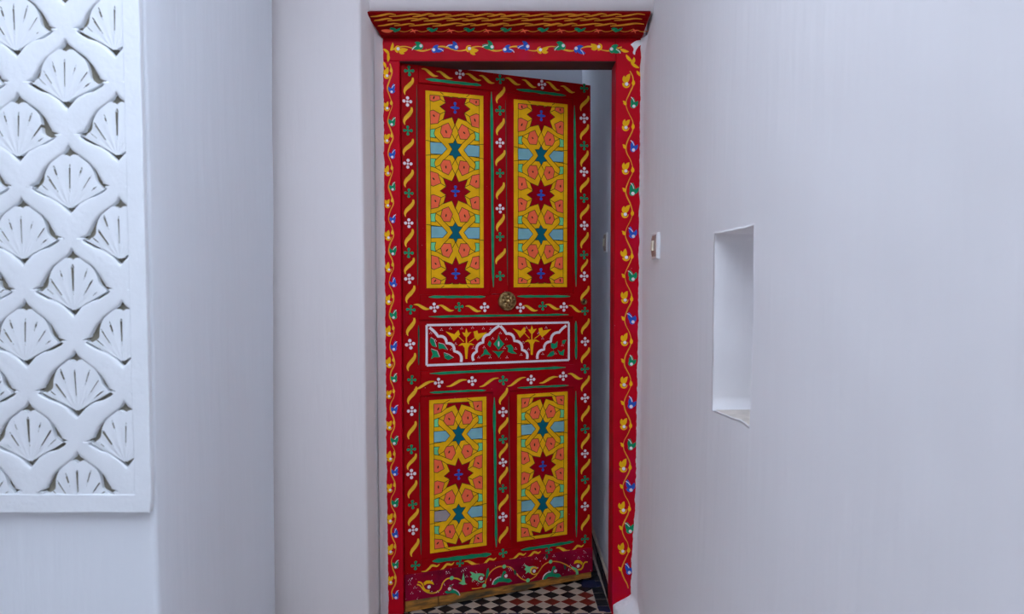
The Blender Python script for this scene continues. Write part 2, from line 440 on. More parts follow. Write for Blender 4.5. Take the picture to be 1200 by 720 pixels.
# ---------------------------------------------------------------- carved stucco panel on the pillar
PXM = 1.415 / 800           # carving laid out in this unit (about 1.8 mm)
pan = tag(empty('carved_stucco_panel', (-0.757, 1.4250, 0.724)), 'white carved stucco panel, net of shell palmettes over a dark ground, on the pillar face', 'panel')
def half(pts): return pts + [(-x, y) for x, y in reversed(pts) if abs(x) > 1e-6]
HOLE = half([(0, -2), (4, 5), (13, 12), (23, 19), (31, 28), (37, 39), (40.5, 47), (45, 45), (46.5, 46.5), (41, 52), (31, 57.5), (21, 60), (11, 66), (0, 78.5)])
CC = (0, 40)
def rhomb_r(a):
    return 1 / (abs(math.cos(a)) / 57.0 + abs(math.sin(a)) / 60.0)
def hole_samples():
    out = []
    n = len(HOLE)
    for i in range(n):
        a, b = HOLE[i], HOLE[(i + 1) % n]
        for k in range(2): out.append((a[0] + (b[0] - a[0]) * k / 2, a[1] + (b[1] - a[1]) * k / 2))
    out = [(math.atan2(y - CC[1], x - CC[0]), math.hypot(x - CC[0], y - CC[1])) for x, y in out]
    out.sort()
    full = out[:]
    for a in (-math.pi + 1e-4, -math.pi / 2, 0, math.pi / 2):
        if min(abs(q[0] - a) for q in out) < 1e-3: continue
        lo = max((q for q in out if q[0] <= a), default=out[-1]); hi = min((q for q in out if q[0] > a), default=out[0])
        full.append((a, (lo[1] + hi[1]) / 2))
    return sorted(full)
HS = hole_samples()
XR = 0.0 - 0.035            # inner edge of the border, local x (panel right edge is 0)
ZB = 0.0395                 # inner edge of the bottom border
cells = []
for cx in range(-1, 7):
    for rz in range(-1, 12):
        ax = -0.0520 - 57 * PXM * cx                      # apex position, local metres
        az = 0.0205 + 120 * PXM * rz + (60 * PXM if cx % 2 else 0.0)
        if -0.06 < az < 2.0 and ax > -0.60: cells.append((ax, az))
def clip_mesh(me, planes):
    import bmesh
    bm = bmesh.new(); bm.from_mesh(me)
    for co, no in planes:
        bmesh.ops.bisect_plane(bm, geom=bm.verts[:] + bm.edges[:] + bm.faces[:], plane_co=co, plane_no=no, clear_outer=True)
    bm.to_mesh(me); bm.free()
PLANES = [((XR + .002, 0, 0), (1, 0, 0)), ((0, 0, ZB - .002), (0, 0, -1)), ((0, 0, 1.95), (0, 0, 1))]
lat = MB()
for ax, az in cells:
    k = PXM
    rings = []
    for s, h in ((1.0, 0.0128), (0.9, 0.0128), (0.66, 0.0128), (0.30, 0.0126), (0.09, 0.0120), (0.0, 0.0105), (-0.02, 0.0008)):
        ring = []
        for a, rh in HS:
            ro = rhomb_r(a); r = rh + (ro - rh) * s
            x, y = CC[0] + r * math.cos(a), CC[1] + r * math.sin(a)
            wx, wz = ax + x * k, az - y * k
            q = max(0, min(1, (0.9 - s) * 2))
            ring.append((wx + q * wob(wx, 1, wz, .0014, 30), -h - q * wob(wx, 2, wz, .0010, 12), wz + q * wob(wx, 3, wz, .0014, 30)))
        rings.append(ring)
    lat.grid(rings[::-1], close=True)
lo = lat.build('lattice', 'stucco', pan, smooth=True)
clip_mesh(lo.data, PLANES)
# palmette: a fan of lobes from its foot, real slits between the lobes
def hole_ray(t):
    """distance from the fan's foot (0, 74) to the cut edge along angle t (degrees from upright)"""
    dx, dy = math.sin(math.radians(t)), -math.cos(math.radians(t)); best = 0
    for i in range(len(HOLE)):
        (x0, y0), (x1, y1) = HOLE[i], HOLE[(i + 1) % len(HOLE)]
        ex, ey = x1 - x0, y1 - y0; den = dx * ey - dy * ex
        if abs(den) < 1e-9: continue
        r = ((x0 - 0) * ey - (y0 - 74) * ex) / den; q = ((x0 - 0) * dy - (y0 - 74) * dx) / den
        if -1e-6 <= q <= 1 + 1e-6 and r > best: best = r
    return best
def fan_gap(t, l, r):
    a = abs(t); k = l if t < 0 else r
    return 3.5 * math.exp(-(a / 3.0) ** 2) + 0.9 + k * math.exp(-((a - 42) / 13) ** 2) + 1.0 * ss(50, 58, a)
def fan_r(t, l=5.0, r=4.0):
    return min(66.0, hole_ray(max(-57.5, min(57.5, t)))) - fan_gap(t, l, r)
GRV = [(0, 22, 52, 1.15), (-17, 40, 53, .85), (17, 40, 52, .7), (-33, 26, 47, 1.1), (33, 26, 46, .8), (-48, 32, 41, .7), (49, 32, 39, .9)]
def palmette(seed):
    rnd = random.Random(seed)
    g = [(a + rnd.uniform(-2, 2), r0 + rnd.uniform(-3, 4), r1 + rnd.uniform(-4, 3), w * rnd.uniform(.55, 1.25)) for a, r0, r1, w in GRV]
    gl, gr = rnd.uniform(6.0, 11.0), rnd.uniform(4.5, 10.5)
    ang = set(range(-58, 59, 2))
    for a, r0, r1, w in g:
        ang = {t for t in ang if abs(t - a) > w * 1.6}
        ang |= {a - w * 1.3, a - w * .5, a + w * .5, a + w * 1.3}
    ang = sorted(ang); mb = MB(); rs = [0.06, .2, .28, .34, .42, .5, .58, .66, .74, .8, .86, .92, .96, 1.0, 1.0]
    rows = []; low = {}
    for i, r in enumerate(rs):
        row = []
        for j, t in enumerate(ang):
            R = fan_r(t, gl, gr) * r
            lower = (abs(t) / 60) ** 3
            h = 0.0120 - 0.0012 * r ** 6 - 0.0006 * lower + .0003 * math.cos(math.radians(t * 21))
            for a, r0, r1, w in g:
                if abs(t - a) <= w * .55 and r0 < R < r1:
                    h -= 0.0050; low[i, j] = 1
            if i == len(rs) - 1: h = 0.0005
            x = R * math.sin(math.radians(t)); y = 74 - R * math.cos(math.radians(t)) - 3.0 * (abs(t) / 60) ** 2 * (1 - r)
            row.append(mb.mp(x * PXM, -y * PXM, h))
        # side walls of the fan
        row = [(row[0][0], -0.0005, row[0][2])] + row + [(row[-1][0], -0.0005, row[-1][2])]
        rows.append(row)
    mb.grid([r[::-1] for r in rows][::-1] if False else rows)
    nc = len(rows[0]) - 1
    for q in range(len(mb.f)):
        i, j = divmod(q, nc); j -= 1
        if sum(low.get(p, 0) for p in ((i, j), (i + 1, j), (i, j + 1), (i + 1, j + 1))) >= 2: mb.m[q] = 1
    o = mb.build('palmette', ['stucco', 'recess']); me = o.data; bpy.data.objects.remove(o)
    # make the faces look outwards
    import bmesh
    bm = bmesh.new(); bm.from_mesh(me); bmesh.ops.recalc_face_normals(bm, faces=bm.faces[:])
    if sum(f.normal.y * f.calc_area() for f in bm.faces) > 0: bmesh.ops.reverse_faces(bm, faces=bm.faces[:])
    bm.to_mesh(me); bm.free()
    return me
PM = [palmette(s) for s in range(8)]
for n, (ax, az) in enumerate(cells):
    if ax - 46 * PXM > XR or az < ZB + .005: continue
    me = PM[n % 8]
    if ax + 46 * PXM > XR + .002 or az - 80 * PXM < ZB:
        me = me.copy(); me.transform(__import__('mathutils').Matrix.Translation((ax, 0, az)))
        clip_mesh(me, PLANES)
        if len(me.polygons) < 3: continue
        link('palmette', me, pan)
    else:
        o = link('palmette', me, pan, (ax, 0, az), (0, random.uniform(-.03, .03), 0)); s_ = random.uniform(.97, 1.02); o.scale = (s_ * random.choice((1, 1, -1)), 1, s_)
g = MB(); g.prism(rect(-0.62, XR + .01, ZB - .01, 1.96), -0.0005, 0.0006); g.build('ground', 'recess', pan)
bd = MB()
zz = [0.0 + 1.97 * k / 60 for k in range(61)]
ed = [(wob(0, 0, z, .0022, 6) + (-.004 if z < .01 else 0), z) for z in zz]; inn = [(XR + wob(4, 0, z, .0012, 12), z) for z in zz if z > ZB]
bd.prism(ed + inn[::-1] + [(XR - .0005, ZB)] + [(-0.04 - .02 * k, ZB + wob(k, 0, 3, .0012, 1.7)) for k in range(30)] + [(-0.63 + 0.03 * k, 0.0 + wob(k, 5, 3, .0012, 1.3)) for k in range(20)], -0.0005, 0.0140, inset=.0018)
bd.build('border', 'stucco', pan)
wall_block('wall_front', [(-2.6, OPP_Y - .2), (0.75, OPP_Y - .2), (0.75, OPP_Y), (-2.6, OPP_Y)], 0, CZ, 'plaster', 0.003, dz=.3, label='unseen plaster wall facing the doorway, added to cut the light')  # added behind the camera to hold back sky light
wall_block('wall_far_left', [(-2.8, OPP_Y), (-2.6, OPP_Y), (-2.6, 1.5), (-2.8, 1.5)], 0, CZ, 'plaster', 0.003, dz=.3, label='unseen plaster wall at the far end of the passage, added to limit the light')  # added to close off sky light from this side
wall_block('wall_light_block', [(1.15, 0.4), (1.35, 0.4), (1.35, 2.5), (1.15, 2.5)], 0, BLOCK_H, 'plaster', 0.003, dz=.3, label='unseen plaster wall added outside the slot opening to cut its light')  # unseen blocker, added so that less sky light enters the slot

# ---------------------------------------------------------------- painted door frame with cornice
trim = tag(empty('trim_1', (0, 2.40, 0)), 'red door frame painted with yellow vines and topped by a flaring cornice', 'door frame', 'structure')
def frame_bar(name, poly):
    return MB().prism(poly, -0.10, 0.0, 0, inset=0.0025, back=True).build(name, 'red_frame', trim)
st_l = frame_bar('stile', [(-0.452, 0.004), (-0.390, 0.004), (-0.390, 1.9640), (-0.452, 1.9640)])
st_r = frame_bar('stile', [(0.359, 0.004), (0.462, 0.004), (0.462, 2.046), (0.360, 2.046)])
head = frame_bar('head', [(-0.452, 2.046), (-0.452, 1.9645), (0.3595, 1.9645), (0.3595, 2.046)])

MB(FLAT).prism(rect(-0.389, 0.359, 0.003, 0.099), 1.9628, 1.9644, 0, back=True).build('head_shade', 'soffit_shade', trim)  # thin board added under the head; its dark colour paints in the soffit shade
# vine flowers, each a little brush-painted motif: petals in its own colour and a white bead
def flower_mesh(kind, mirror, seed):
    rnd = random.Random(seed); mb = MB(); c = 0
    s = -1 if mirror else 1
    j = lambda v: v * rnd.uniform(.88, 1.12)
    R = lambda deg: math.radians(deg if s > 0 else 180 - deg)
    if kind == 'yellow':
        mb.prism(leaf(.001 * s, -.005, j(.022), j(.010), R(82), .35 * s), 0, .0005, 0)
        mb.prism(leaf(.002 * s, -.004, j(.017), j(.009), R(38), .5 * s), 0, .0006, 0)
        ribbon(mb, [(.0072 * math.cos(R(t)), -.0065 + .0072 * math.sin(R(t))) for t in range(10, -220, -23)], lambda t: .0052 * (1 - t) + .0012, 0, .0007, 0)
    else:
        mb.prism(leaf(-.001 * s, -.007, j(.025), j(.0125), R(62), .35 * s), 0, .0005, 0)
        mb.prism(leaf(.004 * s, -.007, j(.021), j(.0105), R(163), -.5 * s), 0, .0006, 0)
        mb.prism(leaf(-.004 * s, -.009, j(.015), j(.0090), R(5), .4 * s), 0, .0007, 0)
        ribbon(mb, smooth_path([(-.001 * s, .005), (.003 * s, .013), (.008 * s, .0175)], 4), .0018, 0, .0009, 1)
    mb.prism(disk(0, -.0065, .0042, 9), 0, .0012, 1)
    o = mb.build('flower', [kind, 'white']); me = o.data; bpy.data.objects.remove(o); return me
FL = {(k, m): [flower_mesh(k, m, 11 * i + len(k)) for i in range(3)] for k in ('yellow', 'blue', 'green') for m in (0, 1)}
def put(mesh, parent, u, v, rot=0.0, sc=1.0, w=0.0004, name='flower'):
    o = link(name, mesh, parent, (u, -w, v), (0, -rot, 0)); o.scale = (sc, 1, sc); return o
def vine(parent, pts, wid, key='gold', w=0.0):
    mb = MB(); ribbon(mb, smooth_path(pts, 6), lambda t: wid * (.8 + .3 * math.sin(t * 60)), w, w + .0004); return mb.build('vine', key, parent)
def bud(parent, u, v, ang, key='gold', L=0.016):
    mb = MB(); mb.prism(leaf(u, v, L, L * .42, ang, .5), 0, .0006); mb.prism(leaf(u, v, L * .8, L * .35, ang + .9, -.5), 0, .0007); mb.build('bud', key, parent)

# left stile
Z0, Z1 = 0.06, 1.955; per = 0.112; pts = []; n = int((Z1 - Z0) / (per / 4))
for k in range(n + 1):
    v = Z1 - (Z1 - Z0) * k / n; pts.append((-0.4235 + 0.0085 * math.sin(2 * math.pi * (Z1 - v) / per) + random.uniform(-.001, .001), v))
vine(st_l, pts, .0046, 'orange')
k = 0; v = Z1 - per * .30
while v > Z0:
    put(FL[('blue' if (k // 2) % 2 == 0 else 'green', 0)][k % 3] if k % 2 else FL[('yellow', 1)][k % 3], st_l, -0.4165 if k % 2 else -0.4330, v, random.uniform(-.25, .25), random.uniform(1.05, 1.2))
    if k % 2 == 0: bud(st_l, -.4185, v + .004, math.radians(70), L=.016)
    v -= per / 2; k += 1
# right stile
per = 0.150; pts = []; n = int((1.93 - 0.10) / (per / 9))
uc = lambda v: 0.409 - 0.004 * ss(.7, .1, v)
for k in range(n + 1):
    v = 1.93 - 1.83 * k / n; pts.append((uc(v) + 0.0125 * math.sin(2 * math.pi * (1.93 - v) / per) + random.uniform(-.001, .001), v))
vine(st_r, pts, .0044, 'orange')
k = 0; v = 1.93 - per * .25
while v > 0.1:
    if k % 2 == 0:       # vine swings right: yellow flower on its left, a bud on the right
        put(FL[('yellow', 1)][k % 3], st_r, uc(v) - .010, v + .002, random.uniform(-.3, .3), random.uniform(1.3, 1.5)); bud(st_r, uc(v) + .012, v - .012, math.radians(70), 'yellow', .020)
    else:
        put(FL[(('blue', 'green')[(k // 2 + 1) % 2], 1)][k % 3], st_r, uc(v) + .014, v, random.uniform(-.3, .3), random.uniform(1.3, 1.5)); bud(st_r, uc(v) - .013, v - .004, math.radians(100), 'yellow', .018)
    v -= per / 2; k += 1
# head
per = 0.128; pts = []
for k in range(61):
    u = -0.42 + 0.80 * k / 60; pts.append((u, 2.006 + 0.0075 * math.sin(2 * math.pi * (u + .405) / per)))
vine(head, pts, .0050, 'gold')
seq = ['yellow', 'green', 'blue', 'blue', 'yellow', 'green', 'blue', 'blue', 'yellow', 'green', 'blue', 'yellow', 'green']
for k, kd in enumerate(seq):
    u = -0.385 + 0.0615 * k
    put(FL[(kd, k % 2)][k % 3], head, u, 2.0085 + (.006 if k % 2 else -.005), (math.pi * .5 + random.uniform(-.4, .4)) * (1 if k % 2 else -1), 1.35)
mb = MB()
for u, v, a, l in ((-.425, 1.985, 2.0, .03), (-.43, 1.962, 1.2, .03), (-.42, 2.0, .9, .028), (-.437, 1.94, 1.7, .026)): mb.prism(leaf(u, v, l, .009, a, .4), 0, .0007)
mb.build('corner_leaf', 'yellow', st_l)
mb = MB()
for u, v, a, l in ((.375, 2.005, -.6, .03), (.395, 1.985, -1.1, .034), (.412, 1.96, -.9, .035), (.418, 1.955, 1.1, .022), (.432, 1.93, -1.0, .03)): mb.prism(leaf(u, v, l, .010, a, .3), 0, .0007)
mb.build('corner_leaf', 'yellow', st_r)
mb = MB(); mb.prism(smooth_path([(.410, 2.020), (.430, 2.033), (.455, 2.034), (.452, 2.022), (.438, 2.014), (.428, 1.998), (.425, 1.985), (.418, 1.992), (.421, 2.006), (.410, 2.020)], 3)[:-1], 0, .0012)
mb.build('flaked_patch', 'chip', st_r)

# cornice: a sloping board that flares towards the viewer, with mitred ends
CB, CT = (2.374, 2.040), (2.300, 2.0935)            # (y, z) of the foot and of the top edge
SL = math.hypot(CT[0] - CB[0], CT[1] - CB[1]); ND = ((CT[1] - CB[1]) / SL, -(CB[0] - CT[0]) / SL)
def cpt(u, s, w):
    """u across, s up the slope, w out of the slope; in the frame's own coordinates"""
    y = CB[0] + (CT[0] - CB[0]) * s / SL - ND[0] * w; z = CB[1] + (CT[1] - CB[1]) * s / SL + ND[1] * w
    return (u, y - 2.40, z)
prof = [(0.0, 0.0), (0.004, 0.002), (0.010, 0.002), (0.012, 0.0), (0.034, 0.0), (0.0355, 0.0012), (0.055, 0.0012), (0.0565, 0.0024), (0.073, 0.0024), (0.0745, 0.0036), (SL - .006, 0.0036), (SL, 0.001)]
mb = MB(); rows = []
for u0, u1, y, z in ((-0.447, 0.447, 2.402, 2.040),):
    rows.append([(u0 + (u1 - u0) * k / 24, y - 2.40, z) for k in range(25)])
for s, w in prof:
    t = s / SL; u0, u1 = -0.447 - 0.040 * t, 0.447 + 0.012 * t
    rows.append([cpt(u0 + (u1 - u0) * k / 24, s, w + wob(k, s * 40, 1, .0006, .7)) for k in range(25)])
rows.append([(-0.487 + 0.946 * k / 24, -0.088, 2.101) for k in range(25)])
rows.append([(-0.487 + 0.946 * k / 24, 0.0, 2.101) for k in range(25)])
mb.grid(rows)
for e in (0, 24):
    f = tuple(r * 25 + e for r in range(len(rows))); mb.f.append(f[::-1] if e == 0 else f); mb.m.append(0)
cor = mb.build('cornice', 'maroon', trim)
def cstroke(name, pts, wid, key, w):
    mb = MB(cpt); ribbon(mb, smooth_path(pts, 4), wid, w, w + .0005); return mb.build(name, key, cor)
for row, (s, w) in enumerate(((0.0445, .0012), (0.0645, .0024), (0.081, .0036))):
    u = -0.452 - .009 * row
    while u < 0.40:
        l = random.uniform(.06, .115); a = random.uniform(.0035, .0055)
        tw = random.uniform(.0030, .0048)
        cstroke('painted_scroll', [(u, s - a), (u + l * .25, s - a * .6), (u + l * .5, s + a * .2), (u + l * .75, s + a), (u + l, s + a * .4)],
                (lambda tw: (lambda t: tw * (.35 + 1.1 * math.sin(math.pi * t)) + .0006))(tw), 'orange', w)
        u += l * .72
for k in range(14):
    u = -0.395 + 0.0625 * k; mb = MB(cpt)
    if k % 2 == 0:
        mb.prism(leaf(u, .020, .021, .013, 2.4, .3), 0, .0005); mb.prism(leaf(u - .003, .018, .026, .008, .35, .2), 0, .0006); mb.prism(leaf(u - .002, .015, .016, .011, 1.7, -.2), 0, .0007)
        mb.build('painted_leaf', 'green', cor)
    else:
        mb.prism(leaf(u - .014, .016, .029, .0055, .5, -.3), 0, .0005); mb.prism(leaf(u - .008, .028, .020, .005, -.7, -.3), 0, .0006)
        mb.build('painted_twig', 'coral', cor)
    cstroke('painted_tendril', [(u + .012, .021), (u + .025, .017), (u + .04, .019), (u + .054, .026)], .0016, 'orange', 0)
mb = MB(cpt); mb.prism(leaf(-.443, .022, .04, .013, -.25, .25), 0, .0006); mb.build('painted_leaf', 'coral', cor)

# ---------------------------------------------------------------- the open door leaf
door = tag(empty('door_1', (-0.393, 2.42, 0), math.radians(20.5)), 'tall red door standing ajar, painted with yellow star panels and floral borders', 'door', 'structure')
RU = lambda v: 0.7445 + 0.0185 * (1 - v / 1.965)          # free edge
def board(name, poly, w0, w1, key='red', inset=.0012):
    return MB().prism(poly, w0, w1, 0, inset=inset, back=True).build(name, key, door)
board('stile', [(.005, .040), (.067, .040), (.066, 1.968), (.005, 1.968)], -.036, 0)
board('stile', [(.682, .040), (RU(.04), .040), (RU(1.95), 1.958), (.669, 1.960)], -.036, 0)
board('rail', [(.0665, 1.903), (.669, 1.899), (.669, 1.960), (.0665, 1.968)], -.036, 0)
board('rail', [(.0665, 1.062), (.677, 1.060), (.677, 1.150), (.0665, 1.153)], -.036, 0)
board('rail', [(.0675, .787), (.679, .785), (.679, .874), (.0675, .876)], -.036, 0)
board('rail', [(.0675, .136), (.681, .132), (.681, .176), (.0675, .182)], -.036, 0)
board('muntin', [(.335, 1.1535), (.409, 1.1525), (.400, 1.900), (.332, 1.902)], -.036, 0)
board('muntin', [(.347, .1815), (.420, .179), (.411, .785), (.342, .786)], -.036, 0)
board('kick_board', [(.005, .043), (RU(.04), .036), (RU(.13), .135), (.005, .139)], .0005, .006, 'kick')
board('wood_strip', [(.006, .002), (.128, .002), (.128, .0415), (.006, .0415)], -.036, .004, 'wood')
board('wood_strip', [(.130, .003), (RU(0) - .006, .012), (RU(0) - .006, .036), (.130, .0415)], -.036, .003, 'wood')

def line(name, a, b, wid, key='green', w=0.0):
    n = 13; pts = [(a[0] + (b[0] - a[0]) * k / (n - 1) + random.uniform(-.0006, .0006), a[1] + (b[1] - a[1]) * k / (n - 1) + random.uniform(-.0006, .0006)) for k in range(n)]
    mb = MB(); ribbon(mb, pts, lambda t: wid * (.9 + .15 * math.sin(t * 23 + a[0] * 50)) * min(1, .25 + 9 * min(t, 1 - t)), w, w + .0005); return mb.build(name, key, door)
PL = 'painted_line'
line(PL, (.0605, 1.895), (.0605, 1.185), .0045, 'green_dark'); line(PL, (.339, 1.895), (.345, 1.178), .0115); line(PL, (.394, 1.87), (.402, 1.184), .0030, 'green_dark'); line(PL, (.676, 1.875), (.686, 1.178), .0105)
line(PL, (.093, 1.917), (.300, 1.915), .011); line(PL, (.437, 1.914), (.640, 1.9095), .011)
line(PL, (.100, 1.145), (.314, 1.143), .0095); line(PL, (.440, 1.1435), (.660, 1.141), .0095); line(PL, (.100, 1.073), (.655, 1.070), .0085)
line(PL, (.102, .867), (.642, .864), .0105); line(PL, (.102, .798), (.316, .794), .008); line(PL, (.441, .795), (.655, .793), .008)
line(PL, (.0625, .765), (.066, .205), .0060, 'green_dark'); line(PL, (.348, .765), (.356, .192), .0115); line(PL, (.406, .765), (.413, .212), .0030, 'green_dark'); line(PL, (.687, .768), (.693, .185), .0105)
line(PL, (.108, .174), (.335, .168), .0165); line(PL, (.456, .166), (.681, .168), .0125)
line(PL, (.0615, 1.045), (.0620, .900), .0060, 'green_dark'); line(PL, (.686, 1.045), (.688, .893), .0105)

# repeated brush motifs
def motif(fn):
    mb = MB(); mats = fn(mb); o = mb.build('motif', mats); me = o.data; bpy.data.objects.remove(o); return me
def wflower(mb):
    for dx, dy in ((0, 0), (.0118, .001), (-.0122, 0), (0, .0125), (.001, -.0122)): mb.prism(disk(dx, dy, .0060 if (dx or dy) else .0046, 9), 0, .0008)
    return 'white'
def gcross(mb):
    for a in range(4):
        c, s = math.cos(a * math.pi / 2), math.sin(a * math.pi / 2)
        mb.prism(stroke([(c * r, s * r) for r in (0, .005, .009, .012, .015, .0175)], lambda t: (.006, .005, .008, .0115, .010, .004)[round(t * 5)]), 0, .0005 + .0001 * a)
    return 'green'
def sc_vert(mb):       # S-brush stroke, thin at the upper tip
    pts = smooth_path([(.0165, .031), (.015, .018), (.004, .004), (-.008, -.008), (-.0135, -.020), (-.0115, -.031)], 5)
    mb.prism(stroke(pts, lambda t: .0012 + .0125 * math.sin(math.pi * min(1, t * .9 + .1)) ** 1.1), 0, .0007); return 'gold'
def sc_down(mb):       # along the rails, falling
    pts = smooth_path([(-.034, .010), (-.018, .0095), (-.003, 0), (.010, -.009), (.022, -.0135), (.036, -.0125)], 5)
    mb.prism(stroke(pts, lambda t: .0014 + .0115 * math.sin(math.pi * t) ** 1.1), 0, .0007); return 'gold'
def sc_up(mb):
    pts = smooth_path([(-.042, -.015), (-.025, -.0125), (-.008, -.003), (.008, .006), (.024, .0115), (.042, .012)], 5)
    mb.prism(stroke(pts, lambda t: .0014 + .0100 * math.sin(math.pi * t) ** 1.1), 0, .0007); return 'gold'
def sc_wave(mb):
    pts = smooth_path([(-.040, -.012), (-.022, -.013), (-.008, -.004), (.005, .007), (.016, .006), (.028, .002), (.040, .010)], 5)
    mb.prism(stroke(pts, lambda t: .0016 + .0085 * math.sin(math.pi * t) ** .8), 0, .0007); return 'gold'
MO = {k: motif(f) for k, f in dict(W=wflower, G=gcross, V=sc_vert, D=sc_down, U=sc_up, L=sc_wave).items()}
NAMES = dict(W='painted_flower', G='painted_cross', V='painted_scroll', D='painted_scroll', U='painted_scroll', L='painted_scroll')
def put_m(key, u, v, rot=None, sx=1.0, sc=1.0, w=0.0):
    o = link(NAMES[key], MO[key], door, (u, -w, v), (0, random.uniform(-.1, .1) if rot is None else rot, 0)); o.scale = (sx * sc, 1, sc); return o
LEFT = [('G', 0.034, 1.940), ('W', 0.027, 1.833), ('G', 0.028, 1.732), ('W', 0.027, 1.616), ('G', 0.030, 1.513), ('W', 0.029, 1.407), ('G', 0.028, 1.302), ('W', 0.029, 1.210), ('G', 0.034, 1.100), ('W', 0.031, 0.976), ('G', 0.036, 0.848), ('W', 0.035, 0.735), ('G', 0.033, 0.596), ('W', 0.032, 0.506), ('G', 0.036, 0.394), ('W', 0.037, 0.300), ('G', 0.045, 0.168)]
MUNTIN_UP = [('G', 0.373, 1.944), ('G', 0.372, 1.830), ('W', 0.372, 1.712), ('G', 0.372, 1.601), ('W', 0.372, 1.470), ('G', 0.372, 1.366), ('G', 0.372, 1.220)]
MUNTIN_LOW = [('G', 0.384, 0.827), ('W', 0.383, 0.707), ('G', 0.383, 0.603), ('W', 0.383, 0.514), ('G', 0.383, 0.415), ('W', 0.383, 0.305), ('G', 0.383, 0.165)]
RIGHT = [('G', 0.717, 1.944), ('W', 0.717, 1.829), ('G', 0.718, 1.725), ('W', 0.718, 1.624), ('G', 0.719, 1.522), ('W', 0.720, 1.416), ('G', 0.720, 1.302), ('W', 0.721, 1.219), ('G', 0.725, 1.082), ('W', 0.726, 0.962), ('G', 0.726, 0.854), ('W', 0.727, 0.738), ('G', 0.728, 0.615), ('W', 0.728, 0.516), ('G', 0.729, 0.412), ('W', 0.729, 0.304), ('G', 0.730, 0.172)]
TOP = [('S', 0.107, 1.943), ('S', 0.161, 1.940), ('W', 0.219, 1.948), ('S', 0.268, 1.943), ('S', 0.320, 1.940), ('S', 0.422, 1.943), ('S', 0.487, 1.941), ('W', 0.540, 1.941), ('S', 0.584, 1.941), ('S', 0.646, 1.935)]
LOCK = [('S', 0.074, 1.111), ('W', 0.120, 1.106), ('S', 0.162, 1.105), ('G', 0.213, 1.107), ('S', 0.266, 1.101), ('W', 0.311, 1.104), ('W', 0.453, 1.100), ('S', 0.493, 1.099), ('G', 0.545, 1.105), ('S', 0.586, 1.103), ('W', 0.634, 1.100), ('S', 0.682, 1.094)]
MID = [('S', 0.082, 0.827), ('W', 0.135, 0.832), ('S', 0.203, 0.828), ('W', 0.262, 0.831), ('S', 0.328, 0.824), ('S', 0.438, 0.820), ('W', 0.497, 0.824), ('S', 0.571, 0.820), ('W', 0.632, 0.830), ('D', 0.683, 0.829)]
LOW = [('S', 0.101, 0.150), ('S', 0.157, 0.146), ('G', 0.213, 0.149), ('D', 0.258, 0.145), ('S', 0.322, 0.142), ('S', 0.443, 0.144), ('S', 0.505, 0.142), ('G', 0.573, 0.147), ('D', 0.632, 0.144), ('S', 0.691, 0.140)]
KV1 = [(0.0487,0.0998), (0.0607,0.0930), (0.0728,0.0758), (0.0910,0.0624), (0.1155,0.0577), (0.1360,0.0673), (0.1448,0.0886), (0.1592,0.1017), (0.1792,0.1029), (0.2030,0.0960), (0.2201,0.0827)]
KV2 = [(0.2569,0.0499), (0.2827,0.0476), (0.3053,0.0534), (0.3151,0.0802), (0.3348,0.1055), (0.3610,0.1173), (0.3855,0.1149), (0.4141,0.1060), (0.4342,0.0806), (0.4578,0.0557), (0.4829,0.0459), (0.5123,0.0555), (0.5329,0.0782), (0.5502,0.0970), (0.5780,0.1052), (0.6130,0.0987), (0.6449,0.0827), (0.6699,0.0638), (0.6858,0.0481)]
KDOTS = [(0.1792,0.1029), (0.3053,0.0534), (0.3855,0.1149), (0.4829,0.0459), (0.5780,0.1052)]
KWHITE = [(0.0930,0.0835), (0.1702,0.0641), (0.2937,0.0836), (0.3927,0.0775), (0.5088,0.0787), (0.5991,0.0648), (0.6972,0.0695)]
KDARK = [(0.1903,0.0689), (0.3676,0.0655), (0.5816,0.0446)]
FR = [(0.0925,1.0428), (0.6571,1.0388), (0.6577,0.8920), (0.0916,0.8971)]
A1 = [(0.1024,1.0337), (0.1198,1.0185), (0.1347,1.0009), (0.1574,0.9938), (0.1664,0.9752), (0.1877,0.9596), (0.1953,0.9445), (0.2133,0.9363), (0.2209,0.9185), (0.2209,0.9036)]
A2 = [(0.3711,1.0341), (0.3497,1.0144), (0.3300,1.0024), (0.3231,0.9834), (0.3061,0.9729), (0.2955,0.9506), (0.2808,0.9396), (0.2755,0.9263), (0.2687,0.9065)]
A3 = [(0.3738,1.0325), (0.3980,1.0029), (0.4170,0.9946), (0.4306,0.9747), (0.4498,0.9628), (0.4619,0.9392), (0.4757,0.9258), (0.4818,0.9038)]
A4 = [(0.6467,1.0270), (0.6163,1.0016), (0.5952,0.9865), (0.5810,0.9671), (0.5640,0.9577), (0.5528,0.9373), (0.5348,0.9260), (0.5247,0.9020)]
ST1 = [(0.2416,0.9142), (0.2418,0.9651), (0.2409,1.0150)]
LA = [(0.1626,1.0183), (0.1956,1.0064), (0.2110,1.0219), (0.2171,1.0058), (0.2058,0.9937), (0.1929,0.9808), (0.1813,0.9995)]
LB = [(0.2690,1.0142), (0.2836,1.0178), (0.2872,1.0062), (0.3215,1.0102), (0.3019,0.9932), (0.2835,0.9802), (0.2731,0.9941)]
LC = [(0.2254,1.0130), (0.2367,1.0102), (0.2409,1.0275), (0.2471,1.0109), (0.2606,1.0135), (0.2497,0.9998), (0.2419,0.9926), (0.2331,1.0003)]
LD = [(0.2108,0.9638), (0.2237,0.9732), (0.2408,0.9727), (0.2600,0.9720), (0.2740,0.9630), (0.2548,0.9657), (0.2480,0.9549), (0.2442,0.9140), (0.2375,0.9143), (0.2345,0.9554), (0.2263,0.9657)]
B1 = [(0.2109,0.9985), (0.2315,0.9780)]
B2 = [(0.2757,0.9915), (0.2511,0.9748)]
